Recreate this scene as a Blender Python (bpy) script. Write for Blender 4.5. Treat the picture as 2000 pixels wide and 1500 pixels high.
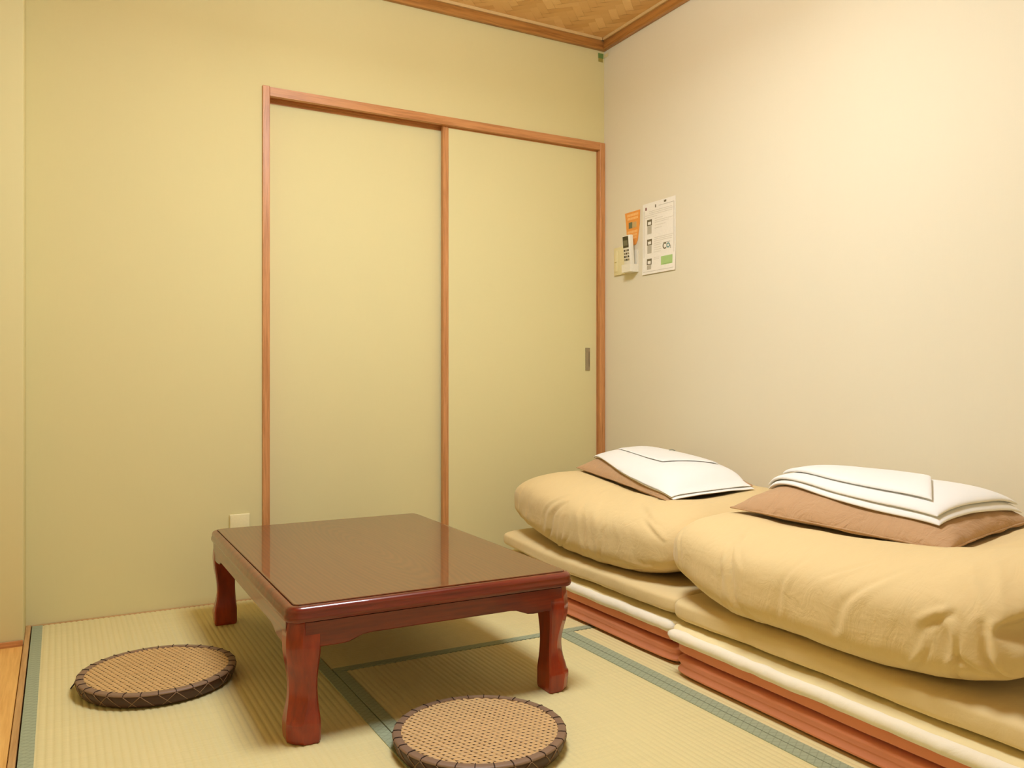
import bpy, bmesh, math, random
from mathutils import Vector, noise, Matrix
random.seed(7)
PI = math.pi
sc = bpy.context.scene
for o in list(bpy.data.objects):
    bpy.data.objects.remove(o)
C = sc.collection

# ------------------------------------------------------------------ camera
cam_d = bpy.data.cameras.new('camera')
cam = bpy.data.objects.new('camera', cam_d); C.objects.link(cam)
cam.location = (-2.143, -3.04, 0.78)
cam.rotation_euler = (math.radians(90), 0, math.radians(-28.8))
cam_d.sensor_width = 36.0
cam_d.lens = 36.0 * 1610.0 / 2000.0
cam_d.shift_y = -6.0 / 2000.0
cam_d.clip_start = 0.02
sc.camera = cam

# ------------------------------------------------------------------ world, exposure
w = bpy.data.worlds.new('world'); sc.world = w
w.use_nodes = True
w.node_tree.nodes['Background'].inputs[0].default_value = (0.9, 0.8, 0.65, 1)
w.node_tree.nodes['Background'].inputs[1].default_value = 0.02
sc.view_settings.view_transform = 'Standard'
sc.view_settings.look = 'None'
sc.view_settings.gamma = 1.0
sc.view_settings.use_curve_mapping = False
sc.view_settings.exposure = -0.06
LAMP_POS = (-1.30, -1.45, 2.03)
LAMP_COL = (0.90, 1.0, 1.12)
LAMP_POWER = 41.0
LAMP_SIDE = 31.0

# ------------------------------------------------------------------ materials
def lin(r, g, b):
    f = lambda c: (c/255/12.92) if c/255 <= 0.04045 else ((c/255+0.055)/1.055)**2.4
    return (f(r), f(g), f(b), 1)

class M:
    def __init__(self, name, col=(0.8, 0.8, 0.8, 1), rough=0.6, spec=0.5, **kw):
        self.m = bpy.data.materials.new(name); self.m.use_nodes = True
        self.n = self.m.node_tree.nodes; self.l = self.m.node_tree.links
        self.b = self.n['Principled BSDF']
        self.b.inputs['Base Color'].default_value = col
        self.b.inputs['Roughness'].default_value = rough
        self.b.inputs['Specular IOR Level'].default_value = spec
        for k, v in kw.items():
            self.b.inputs[k.replace('_', ' ')].default_value = v
        self._tc = None
    def node(self, t, **kw):
        n = self.n.new(t)
        for k, v in kw.items():
            if k in n.inputs: n.inputs[k].default_value = v
            else: setattr(n, k, v)
        return n
    def coord(self, scale=(1, 1, 1), rot=(0, 0, 0), kind='Object'):
        tc = self.node('ShaderNodeTexCoord'); mp = self.node('ShaderNodeMapping')
        mp.inputs['Scale'].default_value = scale; mp.inputs['Rotation'].default_value = rot
        self.l.new(tc.outputs[kind], mp.inputs[0]); return mp.outputs[0]
    def noise(self, vec, scale=5, detail=4, rough=0.55, dist=0.0):
        n = self.node('ShaderNodeTexNoise'); n.inputs['Scale'].default_value = scale
        n.inputs['Detail'].default_value = detail; n.inputs['Roughness'].default_value = rough
        n.inputs['Distortion'].default_value = dist
        self.l.new(vec, n.inputs['Vector']); return n.outputs[0]
    def ramp(self, fac, stops):
        r = self.node('ShaderNodeValToRGB'); e = r.color_ramp.elements
        while len(e) < len(stops): e.new(0.5)
        for i, (p, c) in enumerate(stops): e[i].position = p; e[i].color = c
        self.l.new(fac, r.inputs[0]); return r.outputs[0]
    def mix(self, fac, a, b, mode='MIX'):
        x = self.node('ShaderNodeMix', data_type='RGBA', blend_type=mode)
        for s, v in ((0, fac), (6, a), (7, b)):
            if hasattr(v, 'links'): self.l.new(v, x.inputs[s])
            else: x.inputs[s].default_value = v
        return x.outputs[2]
    def math(self, op, a, b=0.0):
        x = self.node('ShaderNodeMath', operation=op)
        for i, v in enumerate((a, b)):
            if hasattr(v, 'links'): self.l.new(v, x.inputs[i])
            else: x.inputs[i].default_value = v
        return x.outputs[0]
    def color(self, out): self.l.new(out, self.b.inputs['Base Color']); return self
    def bump(self, h, strength=0.3, dist=0.001):
        prev = self.b.inputs['Normal'].links[0].from_socket if self.b.inputs['Normal'].links else None
        bn = self.node('ShaderNodeBump'); bn.inputs['Strength'].default_value = strength
        bn.inputs['Distance'].default_value = dist
        self.l.new(h, bn.inputs['Height'])
        if prev: self.l.new(prev, bn.inputs['Normal'])
        self.l.new(bn.outputs[0], self.b.inputs['Normal']); return self

def scale_col(c, k): return (c[0]*k, c[1]*k, c[2]*k, 1)

def plain(name, col, rough=0.6, spec=0.4, **kw):
    m = M(name, col, rough, spec, **kw)
    n = m.noise(m.coord((40, 40, 40)), 3, 3)
    m.color(m.mix(n, scale_col(col, 0.93), scale_col(col, 1.05)))
    return m.m

def wallpaper(name, col):
    m = M(name, col, 0.85, 0.15)
    big = m.noise(m.coord((1.2, 1.2, 1.2)), 2.0, 2)
    # horizontal woven threads and vertical slubs of the paper
    th = m.noise(m.coord((25, 25, 900)), 1.0, 2)
    tv = m.noise(m.coord((700, 700, 12)), 1.0, 2)
    t = m.math('ADD', m.math('MULTIPLY', th, 0.5), m.math('MULTIPLY', tv, 0.5))
    c = m.mix(big, scale_col(col, 0.985), scale_col(col, 1.015))
    c = m.mix(t, m.mix(1.0, c, (0.95, 0.95, 0.94, 1), 'MULTIPLY'), c)
    m.color(c); m.bump(t, 0.25, 0.0006)
    return m.m

def wood(name, dark, light, axis='z', rough=0.4, spec=0.4, sc_=1.0, coat=0.0):
    m = M(name, light, rough, spec)
    k = {'x': (1.2, 26, 26), 'y': (26, 1.2, 26), 'z': (26, 26, 1.2)}[axis]
    k = tuple(v*sc_ for v in k)
    v = m.coord(k)
    n1 = m.noise(v, 3.0, 6, 0.6, 0.6)
    n2 = m.noise(v, 14.0, 3, 0.5)
    f = m.math('ADD', m.math('MULTIPLY', n1, 0.7), m.math('MULTIPLY', n2, 0.3))
    m.color(m.ramp(f, [(0.30, dark), (0.55, light), (0.75, scale_col(light, 1.12))]))
    m.bump(n2, 0.15, 0.0004)
    if coat:
        m.b.inputs['Coat Weight'].default_value = coat
        m.b.inputs['Coat Roughness'].default_value = 0.08
    return m.m

def fabric(name, col, rough=0.85, wr=0.5, sheen=0.15, fine=0.25):
    m = M(name, col, rough, 0.2)
    m.b.inputs['Sheen Weight'].default_value = sheen
    m.b.inputs['Sheen Roughness'].default_value = 0.5
    v = m.coord((1, 1, 1))
    big = m.noise(v, 4.0, 3)
    wv = m.noise(m.coord((9, 22, 14), (0.3, 0.2, 0.5)), 1.0, 4, 0.55, 1.2)
    wv2 = m.noise(m.coord((22, 8, 30), (0.9, 0.1, 0.2)), 1.0, 3, 0.5, 0.8)
    thr = m.noise(m.coord((900, 900, 900)), 1.0, 2)
    c = m.mix(big, scale_col(col, 0.96), scale_col(col, 1.03))
    m.color(c)
    m.bump(thr, fine, 0.0005)
    m.bump(wv, wr, 0.010)
    m.bump(wv2, wr*0.6, 0.006)
    return m.m

def tatami(name, axis):
    # axis: direction of the rush ribs (long side of the mat)
    base = (0.82, 0.68, 0.335, 1)
    m = M(name, base, 0.62, 0.3)
    if axis == 'y': rush = (3, 420, 3); streak = (60, 2.0, 1)
    else: rush = (420, 3, 3); streak = (2.0, 60, 1)
    r = m.noise(m.coord(rush), 1.0, 3, 0.6)
    s = m.noise(m.coord(streak), 1.0, 2)
    b = m.noise(m.coord((1, 1, 1)), 3.0, 3)
    c = m.mix(r, scale_col(base, 0.80), scale_col(base, 1.15))
    c = m.mix(m.math('MULTIPLY', s, 0.5), c, (0.70, 0.60, 0.27, 1))
    c = m.mix(m.math('MULTIPLY', b, 0.4), c, (0.66, 0.59, 0.29, 1))
    m.color(c); m.bump(r, 0.35, 0.0008)
    return m.m

def tatami_border(name):
    col = lin(166, 172, 138)
    m = M(name, col, 0.8, 0.2)
    # diamond lattice of darker threads on the cloth band
    def lines(rot):
        wv = m.node('ShaderNodeTexWave', wave_type='BANDS', bands_direction='X')
        wv.inputs['Scale'].default_value = 20.0
        m.l.new(m.coord((1, 1, 1), (0, 0, rot)), wv.inputs['Vector'])
        return m.ramp(wv.outputs[1], [(0.0, (1, 1, 1, 1)), (0.12, (0, 0, 0, 1))])
    d = m.math('MAXIMUM', lines(math.radians(57)), lines(math.radians(-57)))
    th = m.noise(m.coord((700, 700, 1)), 1, 2)
    c = m.mix(th, scale_col(col, 0.85), scale_col(col, 1.12))
    c = m.mix(m.math('MULTIPLY', d, 0.45), c, scale_col(col, 0.55))
    m.color(c); m.bump(th, 0.2, 0.0004)
    return m.m

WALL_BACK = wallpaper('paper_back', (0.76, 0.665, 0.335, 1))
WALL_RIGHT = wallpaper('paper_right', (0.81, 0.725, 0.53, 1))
FUSUMA = wallpaper('paper_fusuma', (0.78, 0.69, 0.355, 1))
WOOD_D, WOOD_L = lin(166, 104, 54), lin(208, 146, 90)
WOODZ = wood('frame_wood_upright', WOOD_D, WOOD_L, 'z')
WOODX = wood('frame_wood_level', WOOD_D, WOOD_L, 'x')
WOODY = wood('frame_wood_deep', WOOD_D, WOOD_L, 'y')
CORNX = wood('cornice_wood_x', lin(138, 86, 34), lin(190, 132, 66), 'x')
CORNY = wood('cornice_wood_y', lin(138, 86, 34), lin(190, 132, 66), 'y')
FLOORW = wood('pale_floorboard', lin(214, 150, 70), lin(240, 186, 104), 'y', 0.35, 0.4, 0.6)
TAT_Y, TAT_X = tatami('tatami_rush_lengthwise', 'y'), tatami('tatami_rush_crosswise', 'x')
BORDER = tatami_border('tatami_border_cloth')
DARK = plain('dark_gap', (0.03, 0.02, 0.012, 1), 0.9)

# ------------------------------------------------------------------ helpers
def link(name, verts, faces, mat, parent=None, smooth=False, auto=None):
    me = bpy.data.meshes.new(name); me.from_pydata([tuple(v) for v in verts], [], faces); me.update()
    if mat is not None: me.materials.append(mat)
    bm = bmesh.new(); bm.from_mesh(me); bmesh.ops.recalc_face_normals(bm, faces=bm.faces); bm.to_mesh(me); bm.free()
    if smooth:
        for p in me.polygons: p.use_smooth = True
    if auto is not None: me.set_sharp_from_angle(angle=math.radians(auto))
    o = bpy.data.objects.new(name, me); C.objects.link(o)
    if parent is not None: o.parent = parent
    return o

def from_bm(name, bm, mat, parent=None, smooth=False, auto=None):
    me = bpy.data.meshes.new(name); bmesh.ops.recalc_face_normals(bm, faces=bm.faces); bm.to_mesh(me); bm.free()
    if mat is not None: me.materials.append(mat)
    if smooth or auto is not None:
        for p in me.polygons: p.use_smooth = True
    if auto is not None: me.set_sharp_from_angle(angle=math.radians(auto))
    o = bpy.data.objects.new(name, me); C.objects.link(o)
    if parent is not None: o.parent = parent
    return o

def bx(bm, x0, x1, y0, y1, z0, z1, bev=0.0, seg=2):
    r = bmesh.ops.create_cube(bm, size=1)
    vs = r['verts']
    for v in vs:
        v.co = Vector(((x0+x1)/2+v.co.x*(x1-x0), (y0+y1)/2+v.co.y*(y1-y0), (z0+z1)/2+v.co.z*(z1-z0)))
    if bev:
        es = {e for v in vs for e in v.link_edges}
        bmesh.ops.bevel(bm, geom=list(es), offset=bev, segments=seg, profile=0.5, affect='EDGES')

def box(name, x0, x1, y0, y1, z0, z1, mat, parent=None, bev=0.0, seg=2):
    bm = bmesh.new(); bx(bm, x0, x1, y0, y1, z0, z1, bev, seg)
    return from_bm(name, bm, mat, parent, auto=35 if bev else None)

def empty(name, loc=(0, 0, 0), rz=0.0):
    o = bpy.data.objects.new(name, None); C.objects.link(o)
    o.location = loc; o.rotation_euler = (0, 0, rz); o.empty_display_size = 0.1
    return o

def tag(o, label, cat, group=None, kind=None):
    o['label'] = label; o['category'] = cat
    if group: o['group'] = group
    if kind: o['kind'] = kind
    return o

def tube(verts, faces, pts, rad, n=6, closed=False):
    """append a tube along pts"""
    base = len(verts); m = len(pts)
    for i, p in enumerate(pts):
        p = Vector(p)
        a = Vector(pts[(i-1) % m] if (closed or i > 0) else pts[i]); b = Vector(pts[(i+1) % m] if (closed or i < m-1) else pts[i])
        t = (b-a).normalized()
        u = t.cross(Vector((0, 0, 1)))
        if u.length < 1e-3: u = t.cross(Vector((1, 0, 0)))
        u.normalize(); v = t.cross(u)
        r = rad[i] if isinstance(rad, (list, tuple)) else rad
        for k in range(n):
            a_ = 2*PI*k/n; verts.append(p+u*math.cos(a_)*r+v*math.sin(a_)*r)
    for i in range(m if closed else m-1):
        j = (i+1) % m
        for k in range(n):
            k2 = (k+1) % n
            faces.append((base+i*n+k, base+i*n+k2, base+j*n+k2, base+j*n+k))
    if not closed:
        faces.append(tuple(base+k for k in range(n))); faces.append(tuple(base+(m-1)*n+k for k in range(n)))

# ------------------------------------------------------------------ room shell
ZC = 2.305
XL, YF = -3.1, -3.45
# back wall: with an opening for the closet doors
bm = bmesh.new()
bx(bm, XL, -1.5, 0, 0.1, -0.05, ZC)
bx(bm, -1.5, 0.1, 0, 0.1, 1.843, ZC)
bx(bm, -1.5, 0.1, 0.1, 0.2, -0.05, ZC)
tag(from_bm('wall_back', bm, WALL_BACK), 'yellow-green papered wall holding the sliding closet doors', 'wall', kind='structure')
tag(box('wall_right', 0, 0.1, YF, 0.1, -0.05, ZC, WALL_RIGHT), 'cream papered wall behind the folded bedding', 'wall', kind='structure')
tag(box('wall_left', XL-0.1, XL, YF, 0.1, -0.05, ZC, WALL_BACK), 'yellow papered side wall beyond the wooden floor strip', 'wall', kind='structure')
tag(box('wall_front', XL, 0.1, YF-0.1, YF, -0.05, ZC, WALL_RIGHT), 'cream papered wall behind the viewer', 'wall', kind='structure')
tag(box('wall_alcove', XL, -2.235, -0.2, 0.0, -0.01, ZC, WALL_BACK, bev=0.004), 'yellow papered wall jutting forward at the left edge above the wooden floor', 'wall', kind='structure')

# ceiling: board plus a woven wood-strip face
ceil = box('ceiling', XL, 0.1, YF, 0.1, ZC, ZC+0.08, CORNX)
tag(ceil, 'brown ceiling of woven thin wood strips', 'ceiling', kind='structure')
def ceiling_weave():
    vs, fs, rnd = [], [], []
    s = 0.034; L = 3*s; th = 0.0012
    nx = int(2.3/s)+4; ny = int(2.4/s)+4
    rot = math.radians(45); ca, sa = math.cos(rot), math.sin(rot)
    def piece(x, y, dx, dy):
        g = 0.0002
        c = [(x+g, y+g), (x+dx-g, y+g), (x+dx-g, y+dy-g), (x+g, y+dy-g)]
        cc = [(px*ca-py*sa, px*sa+py*ca) for px, py in c]
        if min(p[0] for p in cc) > 0.05 or min(p[0] for p in cc) < -2.25 or min(p[1] for p in cc) > 0.05 or min(p[1] for p in cc) < -2.0: return
        b = len(vs); mid = []
        long_x = dx > dy
        for (px, py), (qx, qy) in zip(c, cc): vs.append((qx, qy, ZC+0.0005))
        # bowed lower face: ends tucked up, middle hangs proud
        for t in (0.0, 0.25, 0.75, 1.0):
            z = ZC-0.0004 if t in (0.0, 1.0) else ZC-th
            for w in (0, 1):
                if long_x: px, py = x+g+(dx-2*g)*t, y+g+(dy-2*g)*w
                else: px, py = x+g+(dx-2*g)*w, y+g+(dy-2*g)*t
                vs.append((px*ca-py*sa, px*sa+py*ca, z))
        r = random.random()*0.7+(0.3 if long_x else 0.0)
        for k in range(3):
            fs.append((b+4+2*k, b+5+2*k, b+7+2*k, b+6+2*k)); rnd.append(r)
    # twill of 3-long strips: horizontal and vertical pieces stepping diagonally
    n = 80
    for j in range(-n, n):
        for i in range(-n//2, n//2):
            x = (i*6+j)*s; y = j*s
            piece(x, y, L, s)
            piece(x+5*s, y, s, L)
    o = link('woven_strips', vs, fs, None, ceil)
    at = o.data.attributes.new('tone', 'FLOAT', 'FACE')
    for i, v in enumerate(rnd): at.data[i].value = v
    m = M('woven_ceiling_strip', (0.4, 0.2, 0.06, 1), 0.6, 0.3)
    a = m.node('ShaderNodeAttribute', attribute_name='tone')
    nz = m.noise(m.coord((60, 60, 5)), 3, 4)
    c = m.ramp(a.outputs['Fac'], [(0.0, lin(218, 168, 104)), (1.0, lin(246, 204, 142))])
    m.color(m.mix(m.math('MULTIPLY', nz, 0.5), c, lin(224, 176, 110)))
    o.data.materials.append(m.m)
    o['kind'] = 'stuff'
ceiling_weave()

# cornice around the ceiling: brown moulding with a pale top bead
BEAD = plain('pale_bead', lin(226, 190, 130), 0.5)
def cornice(name, x0, x1, y0, y1, mat, lab, bead):
    c = tag(box(name, x0, x1, y0, y1, 2.254, 2.292, mat, bev=0.003), lab, 'trim', kind='structure')
    box('top_bead', *bead, 2.292, 2.3035, BEAD, c)
cornice('trim_1', -2.3, -0.0005, -0.022, -0.0005, CORNX, 'brown wooden cornice along the top of the door wall', (-2.3, -0.03, -0.028, -0.001))
cornice('trim_2', -0.022, -0.0005, YF+0.001, -0.0235, CORNY, 'brown wooden cornice along the top of the cream wall', (-0.028, -0.001, YF+0.001, -0.029))

EDGEX = wood('pale_edging_wood_x', lin(176, 126, 70), lin(204, 158, 100), 'x')
EDGEW = wood('pale_edging_wood', lin(176, 126, 70), lin(204, 158, 100), 'y')
# floors -----------------------------------------------------------------
floor = box('floor', XL, 0.1, YF, 0.1, -0.12, -0.05, FLOORW)
tag(floor, 'floor of tatami mats with green cloth borders beside a wooden strip', 'floor', kind='structure')
def mat_obj(x0, x1, y0, y1, axis):
    """tatami mat with ridged rush face; ribs run along the axis"""
    g = 0.0012; x0 += g; x1 -= g; y0 += g; y1 -= g
    rib = 0.0155; seg = 6
    W = (x1-x0) if axis == 'y' else (y1-y0)
    n = max(1, round(W/rib)); vs = []; fs = []
    m = n*seg
    for i in range(m+1):
        t = i/m
        h = -0.0018*(1-abs(math.sin(PI*t*n))**0.7)
        for e in (0, 1):
            if axis == 'y': vs.append((x0+W*t, (y0, y1)[e], h))
            else: vs.append(((x0, x1)[e], y0+W*t, h))
    for i in range(m): fs.append((2*i, 2*i+1, 2*i+3, 2*i+2))
    b = len(vs)
    for (x, y) in ((x0, y0), (x1, y0), (x1, y1), (x0, y1)): vs += [(x, y, -0.0019), (x, y, -0.05)]
    for k in range(4):
        a = b+2*k; c = b+2*((k+1) % 4); fs.append((a, c, c+1, a+1))
    o = link('tatami_mat', vs, fs, TAT_Y if axis == 'y' else TAT_X, floor, smooth=True, auto=60)
    bw = 0.0292
    if axis == 'y': bands = ((x0, x0+bw, y0, y1), (x1-bw, x1, y0, y1))
    else: bands = ((x0, x1, y0, y0+bw), (x0, x1, y1-bw, y1))
    for bb in bands: box('border', *bb, -0.003, 0.0012, BORDER, o, bev=0.0006, seg=1)
    return o
mat_obj(-2.2185, -1.4965, -1.80, -0.012, 'y')
mat_obj(-2.2185, -1.4965, -3.45, -1.80, 'y')
mat_obj(-1.4965, -0.001, -0.880, -0.012, 'x')
mat_obj(-1.4965, -0.770, -2.55, -0.880, 'y')
mat_obj(-0.770, -0.001, -2.55, -0.880, 'y')
mat_obj(-1.4965, -0.001, -3.45, -2.55, 'x')
# wooden boards of the strip on the left
xs = [-2.2355, -2.53, -2.82, -3.1]
for a, b in zip(xs[:-1], xs[1:]):
    box('plank', b+0.0008, a-0.0008, YF, -0.2, -0.05, -0.004, FLOORW, floor, bev=0.0012, seg=1)
tag(box('trim_3', -2.2345, -2.2205, YF, -0.0, -0.05, 0.0025, EDGEW, bev=0.0015, seg=1), 'narrow wooden edging between tatami and wooden floor', 'trim', kind='structure')
tag(box('trim_4', -2.2185, -1.5005, -0.0115, -0.0005, -0.05, 0.0008, EDGEX, bev=0.001, seg=1), 'thin wooden strip at the foot of the door wall', 'trim', kind='structure')
tag(box('baseboard_left', XL, -2.236, -0.208, -0.2005, -0.004, 0.013, WOODX, bev=0.001, seg=1), 'low wooden baseboard under the jutting wall at left', 'baseboard', kind='structure')

# closet: jambs, lintel, sill, two sliding doors ---------------------------
tag(box('trim_5', -1.5, -1.4745, -0.009, 0.0995, -0.05, 1.846, WOODZ, bev=0.0015, seg=1), 'upright wooden jamb on the left of the closet doors', 'trim', kind='structure')
tag(box('trim_6', -0.0275, -0.0005, -0.009, 0.0995, -0.05, 1.843, WOODZ, bev=0.0015, seg=1), 'upright wooden jamb in the room corner beside the closet', 'trim', kind='structure')
bm = bmesh.new()
for y0, y1, z0 in ((-0.009, 0.011, 1.811), (0.011, 0.036, 1.819), (0.036, 0.044, 1.811), (0.044, 0.068, 1.819), (0.068, 0.0995, 1.811)):
    bx(bm, -1.474, -0.028, y0, y1, z0, 1.8428)
tag(from_bm('trim_7', bm, WOODX), 'wooden lintel with two grooves above the closet doors', 'trim', kind='structure')
tag(box('trim_8', -1.474, -0.028, -0.0005, 0.0995, -0.05, 0.001, WOODX), 'wooden sill track under the closet doors', 'trim', kind='structure')
def sliding_door(name, lab, x0, x1, y0, edge, handle_x, stiles):
    d = empty(name, ((x0+x1)/2, y0+0.01, 0.002)); cx, cy = (x0+x1)/2, y0+0.01
    L = lambda n, a, b, c, e, f, g, m, p=d, bev=0.0: box(n, a-cx, b-cx, c-cy, e-cy, f-0.002, g-0.002, m, p, bev, 1)
    L('panel', x0+0.004, x1-0.004, y0+0.0015, y0+0.0195, 0.006, 1.812, FUSUMA)
    if 'l' in stiles: L('stile', x0, x0+0.0245, y0-0.0015, y0+0.021, 0.003, 1.8165, WOODZ, d, 0.002)
    else: L('stile', x0, x0+0.0035, y0+0.0005, y0+0.021, 0.003, 1.8165, WOODZ)
    L('stile', x1-0.0035, x1, y0+0.0005, y0+0.021, 0.003, 1.8165, WOODZ)
    xl = x0+(0.025 if 'l' in stiles else 0.004)
    L('rail', xl, x1-0.004, y0, y0+0.021, edge, 1.8165, WOODX)
    L('rail', xl, x1-0.004, y0, y0+0.021, 0.003, 0.02, WOODX)
    if handle_x is not None:
        STEEL = M('brushed_metal', (0.46, 0.40, 0.32, 1), 0.28, 0.5, Metallic=1.0).m
        h = empty('handle', (handle_x-cx, y0-cy, 0.875)); h.parent = d
        w_, hh = 0.0115, 0.05
        bm = bmesh.new()
        bx(bm, -w_, w_, -0.0018, 0.0012, hh-0.016, hh); bx(bm, -w_, w_, -0.0018, 0.0012, -hh, -hh+0.016)
        bx(bm, -w_, -w_+0.0035, -0.0018, 0.0012, -hh+0.016, hh-0.016); bx(bm, w_-0.0035, w_, -0.0018, 0.0012, -hh+0.016, hh-0.016)
        fr = from_bm('handle_frame', bm, STEEL, h)
        # scooped finger recess
        vs, fs = [], []
        for i in range(13):
            t = -1+2*i/12; z = t*(hh-0.0155); dep = 0.0014-0.0008*(1-t**4)
            for x in (-w_+0.003, 0, w_-0.003): vs.append((x, dep-0.002*(abs(t)**6)-(0.0 if x else -0.0003), z))
        for i in range(12):
            for k in range(2): fs.append((i*3+k, i*3+k+1, i*3+k+4, i*3+k+3))
        link('handle_recess', vs, fs, STEEL, h, smooth=True)
    return d
tag(sliding_door('door_1', '', -1.4735, -0.745, 0.046, 1.800, None, ''), 'left sliding closet door of plain yellow paper, set behind the other', 'door', kind='structure')
tag(sliding_door('door_2', '', -0.782, -0.0285, 0.0135, 1.806, -0.080, 'l'), 'right sliding closet door with brown edge and small metal pull', 'door', kind='structure')

# ------------------------------------------------------------------ pendant lamp (above the frame, lights the room)
def lamp():
    x, y, z = LAMP_POS
    t = empty('pendant_lamp', (x, y, z))
    tag(t, 'square wooden pendant lamp with a white diffuser hanging from the ceiling', 'lamp')
    S = 0.25; H = 0.14
    for sx in (-1, 1):
        for sy in (-1, 1):
            box('corner_post', sx*S-0.009, sx*S+0.009, sy*S-0.009, sy*S+0.009, -0.006, H, WOODZ, t)
    box('top_board', -S-0.012, S+0.012, -S-0.012, S+0.012, H, H+0.012, WOODX, t)
    def glow(name, k):
        em = M(name, (1, 1, 1, 1), 0.5)
        em.b.inputs['Emission Color'].default_value = LAMP_COL+(1,)
        em.b.inputs['Emission Strength'].default_value = k
        nz = em.noise(em.coord((30, 30, 30)), 2, 2); em.color(em.mix(nz, (0.9, 0.9, 0.88, 1), (0.95, 0.95, 0.93, 1)))
        return em.m
    gb, gs = glow('lamp_diffuser', LAMP_POWER), glow('lamp_paper_side', LAMP_SIDE)
    q = S-0.012
    link('diffuser', [(-q, -q, 0), (-q, q, 0), (q, q, 0), (q, -q, 0)], [(0, 1, 2, 3)], gb, t)
    for k in range(4):
        c, s_ = [(1, 0), (0, 1), (-1, 0), (0, -1)][k]
        link('paper_side', [(q*c-q*s_, q*s_+q*c, 0.002), (q*c+q*s_, q*s_-q*c, 0.002), (q*c+q*s_, q*s_-q*c, H-0.002), (q*c-q*s_, q*s_+q*c, H-0.002)], [(0, 1, 2, 3)], gs, t)
    vs, fs = [], []; tube(vs, fs, [(0, 0, H+0.008), (0, 0, ZC-z-0.03)], 0.004, 8)
    link('cord', vs, fs, DARK, t)
    vs, fs = [], []; tube(vs, fs, [(0, 0, ZC-z-0.035), (0, 0, ZC-z-0.003)], 0.04, 20)
    link('ceiling_cup', vs, fs, BEAD, t)
lamp()

# ------------------------------------------------------------------ low lacquered table
def lacquer(name, dark, light, k=(3, 40, 40), rough=0.35, coat=0.8):
    m = M(name, light, rough, 0.3)
    v = m.coord(k)
    n1 = m.noise(v, 1.0, 5, 0.6, 0.8); n2 = m.noise(v, 5.0, 3)
    f = m.math('ADD', m.math('MULTIPLY', n1, 0.65), m.math('MULTIPLY', n2, 0.35))
    m.color(m.ramp(f, [(0.32, dark), (0.62, light)]))
    m.b.inputs['Coat Weight'].default_value = coat
    m.b.inputs['Coat Roughness'].default_value = 0.09
    return m.m
LAC = lacquer('red_brown_lacquer', lin(98, 20, 6), lin(166, 52, 14), (14, 14, 3))
LACX = lacquer('red_brown_lacquer_level', lin(84, 20, 8), lin(126, 40, 14), (3, 40, 40))
def panel_mat():
    m = M('lacquered_panel', (0.2, 0.06, 0.02, 1), 0.3, 0.25)
    # cathedral grain: distorted rings stretched along the table
    mp = m.coord((5.0, 0.9, 1.0))
    wv = m.node('ShaderNodeTexWave', wave_type='RINGS', rings_direction='Z')
    wv.inputs['Scale'].default_value = 5.5; wv.inputs['Distortion'].default_value = 5.0
    wv.inputs['Detail'].default_value = 3.0; wv.inputs['Detail Scale'].default_value = 0.9
    m.l.new(mp, wv.inputs['Vector'])
    n = m.noise(m.coord((60, 3, 1)), 2.0, 4)
    f = m.math('ADD', m.math('MULTIPLY', wv.outputs[1], 0.30), m.math('MULTIPLY', n, 0.70))
    m.color(m.ramp(f, [(0.25, lin(92, 40, 14)), (0.75, lin(112, 54, 21))]))
    m.b.inputs['Coat Weight'].default_value = 0.85
    m.b.inputs['Coat Roughness'].default_value = 0.03
    return m.m

def rrect(hx, hy, r, n=6):
    pts = []
    for cx, cy, a0 in ((hx-r, hy-r, 0), (-hx+r, hy-r, PI/2), (-hx+r, -hy+r, PI), (hx-r, -hy+r, 1.5*PI)):
        for k in range(n+1):
            a = a0+PI/2*k/n; pts.append((cx+r*math.cos(a), cy+r*math.sin(a)))
    return pts
def ring_stack(prof, hx, hy, r, cap0, cap1):
    vs, fs = [], []; N = None
    for ins, z in prof:
        p = rrect(hx-ins, hy-ins, max(0.004, r-ins)); N = len(p)
        vs += [(x, y, z) for x, y in p]
    for i in range(len(prof)-1):
        for k in range(N):
            k2 = (k+1) % N; fs.append((i*N+k, i*N+k2, (i+1)*N+k2, (i+1)*N+k))
    if cap0: fs.append(tuple(range(N-1, -1, -1)))
    if cap1: b = (len(prof)-1)*N; fs.append(tuple(b+k for k in range(N)))
    return vs, fs
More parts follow.
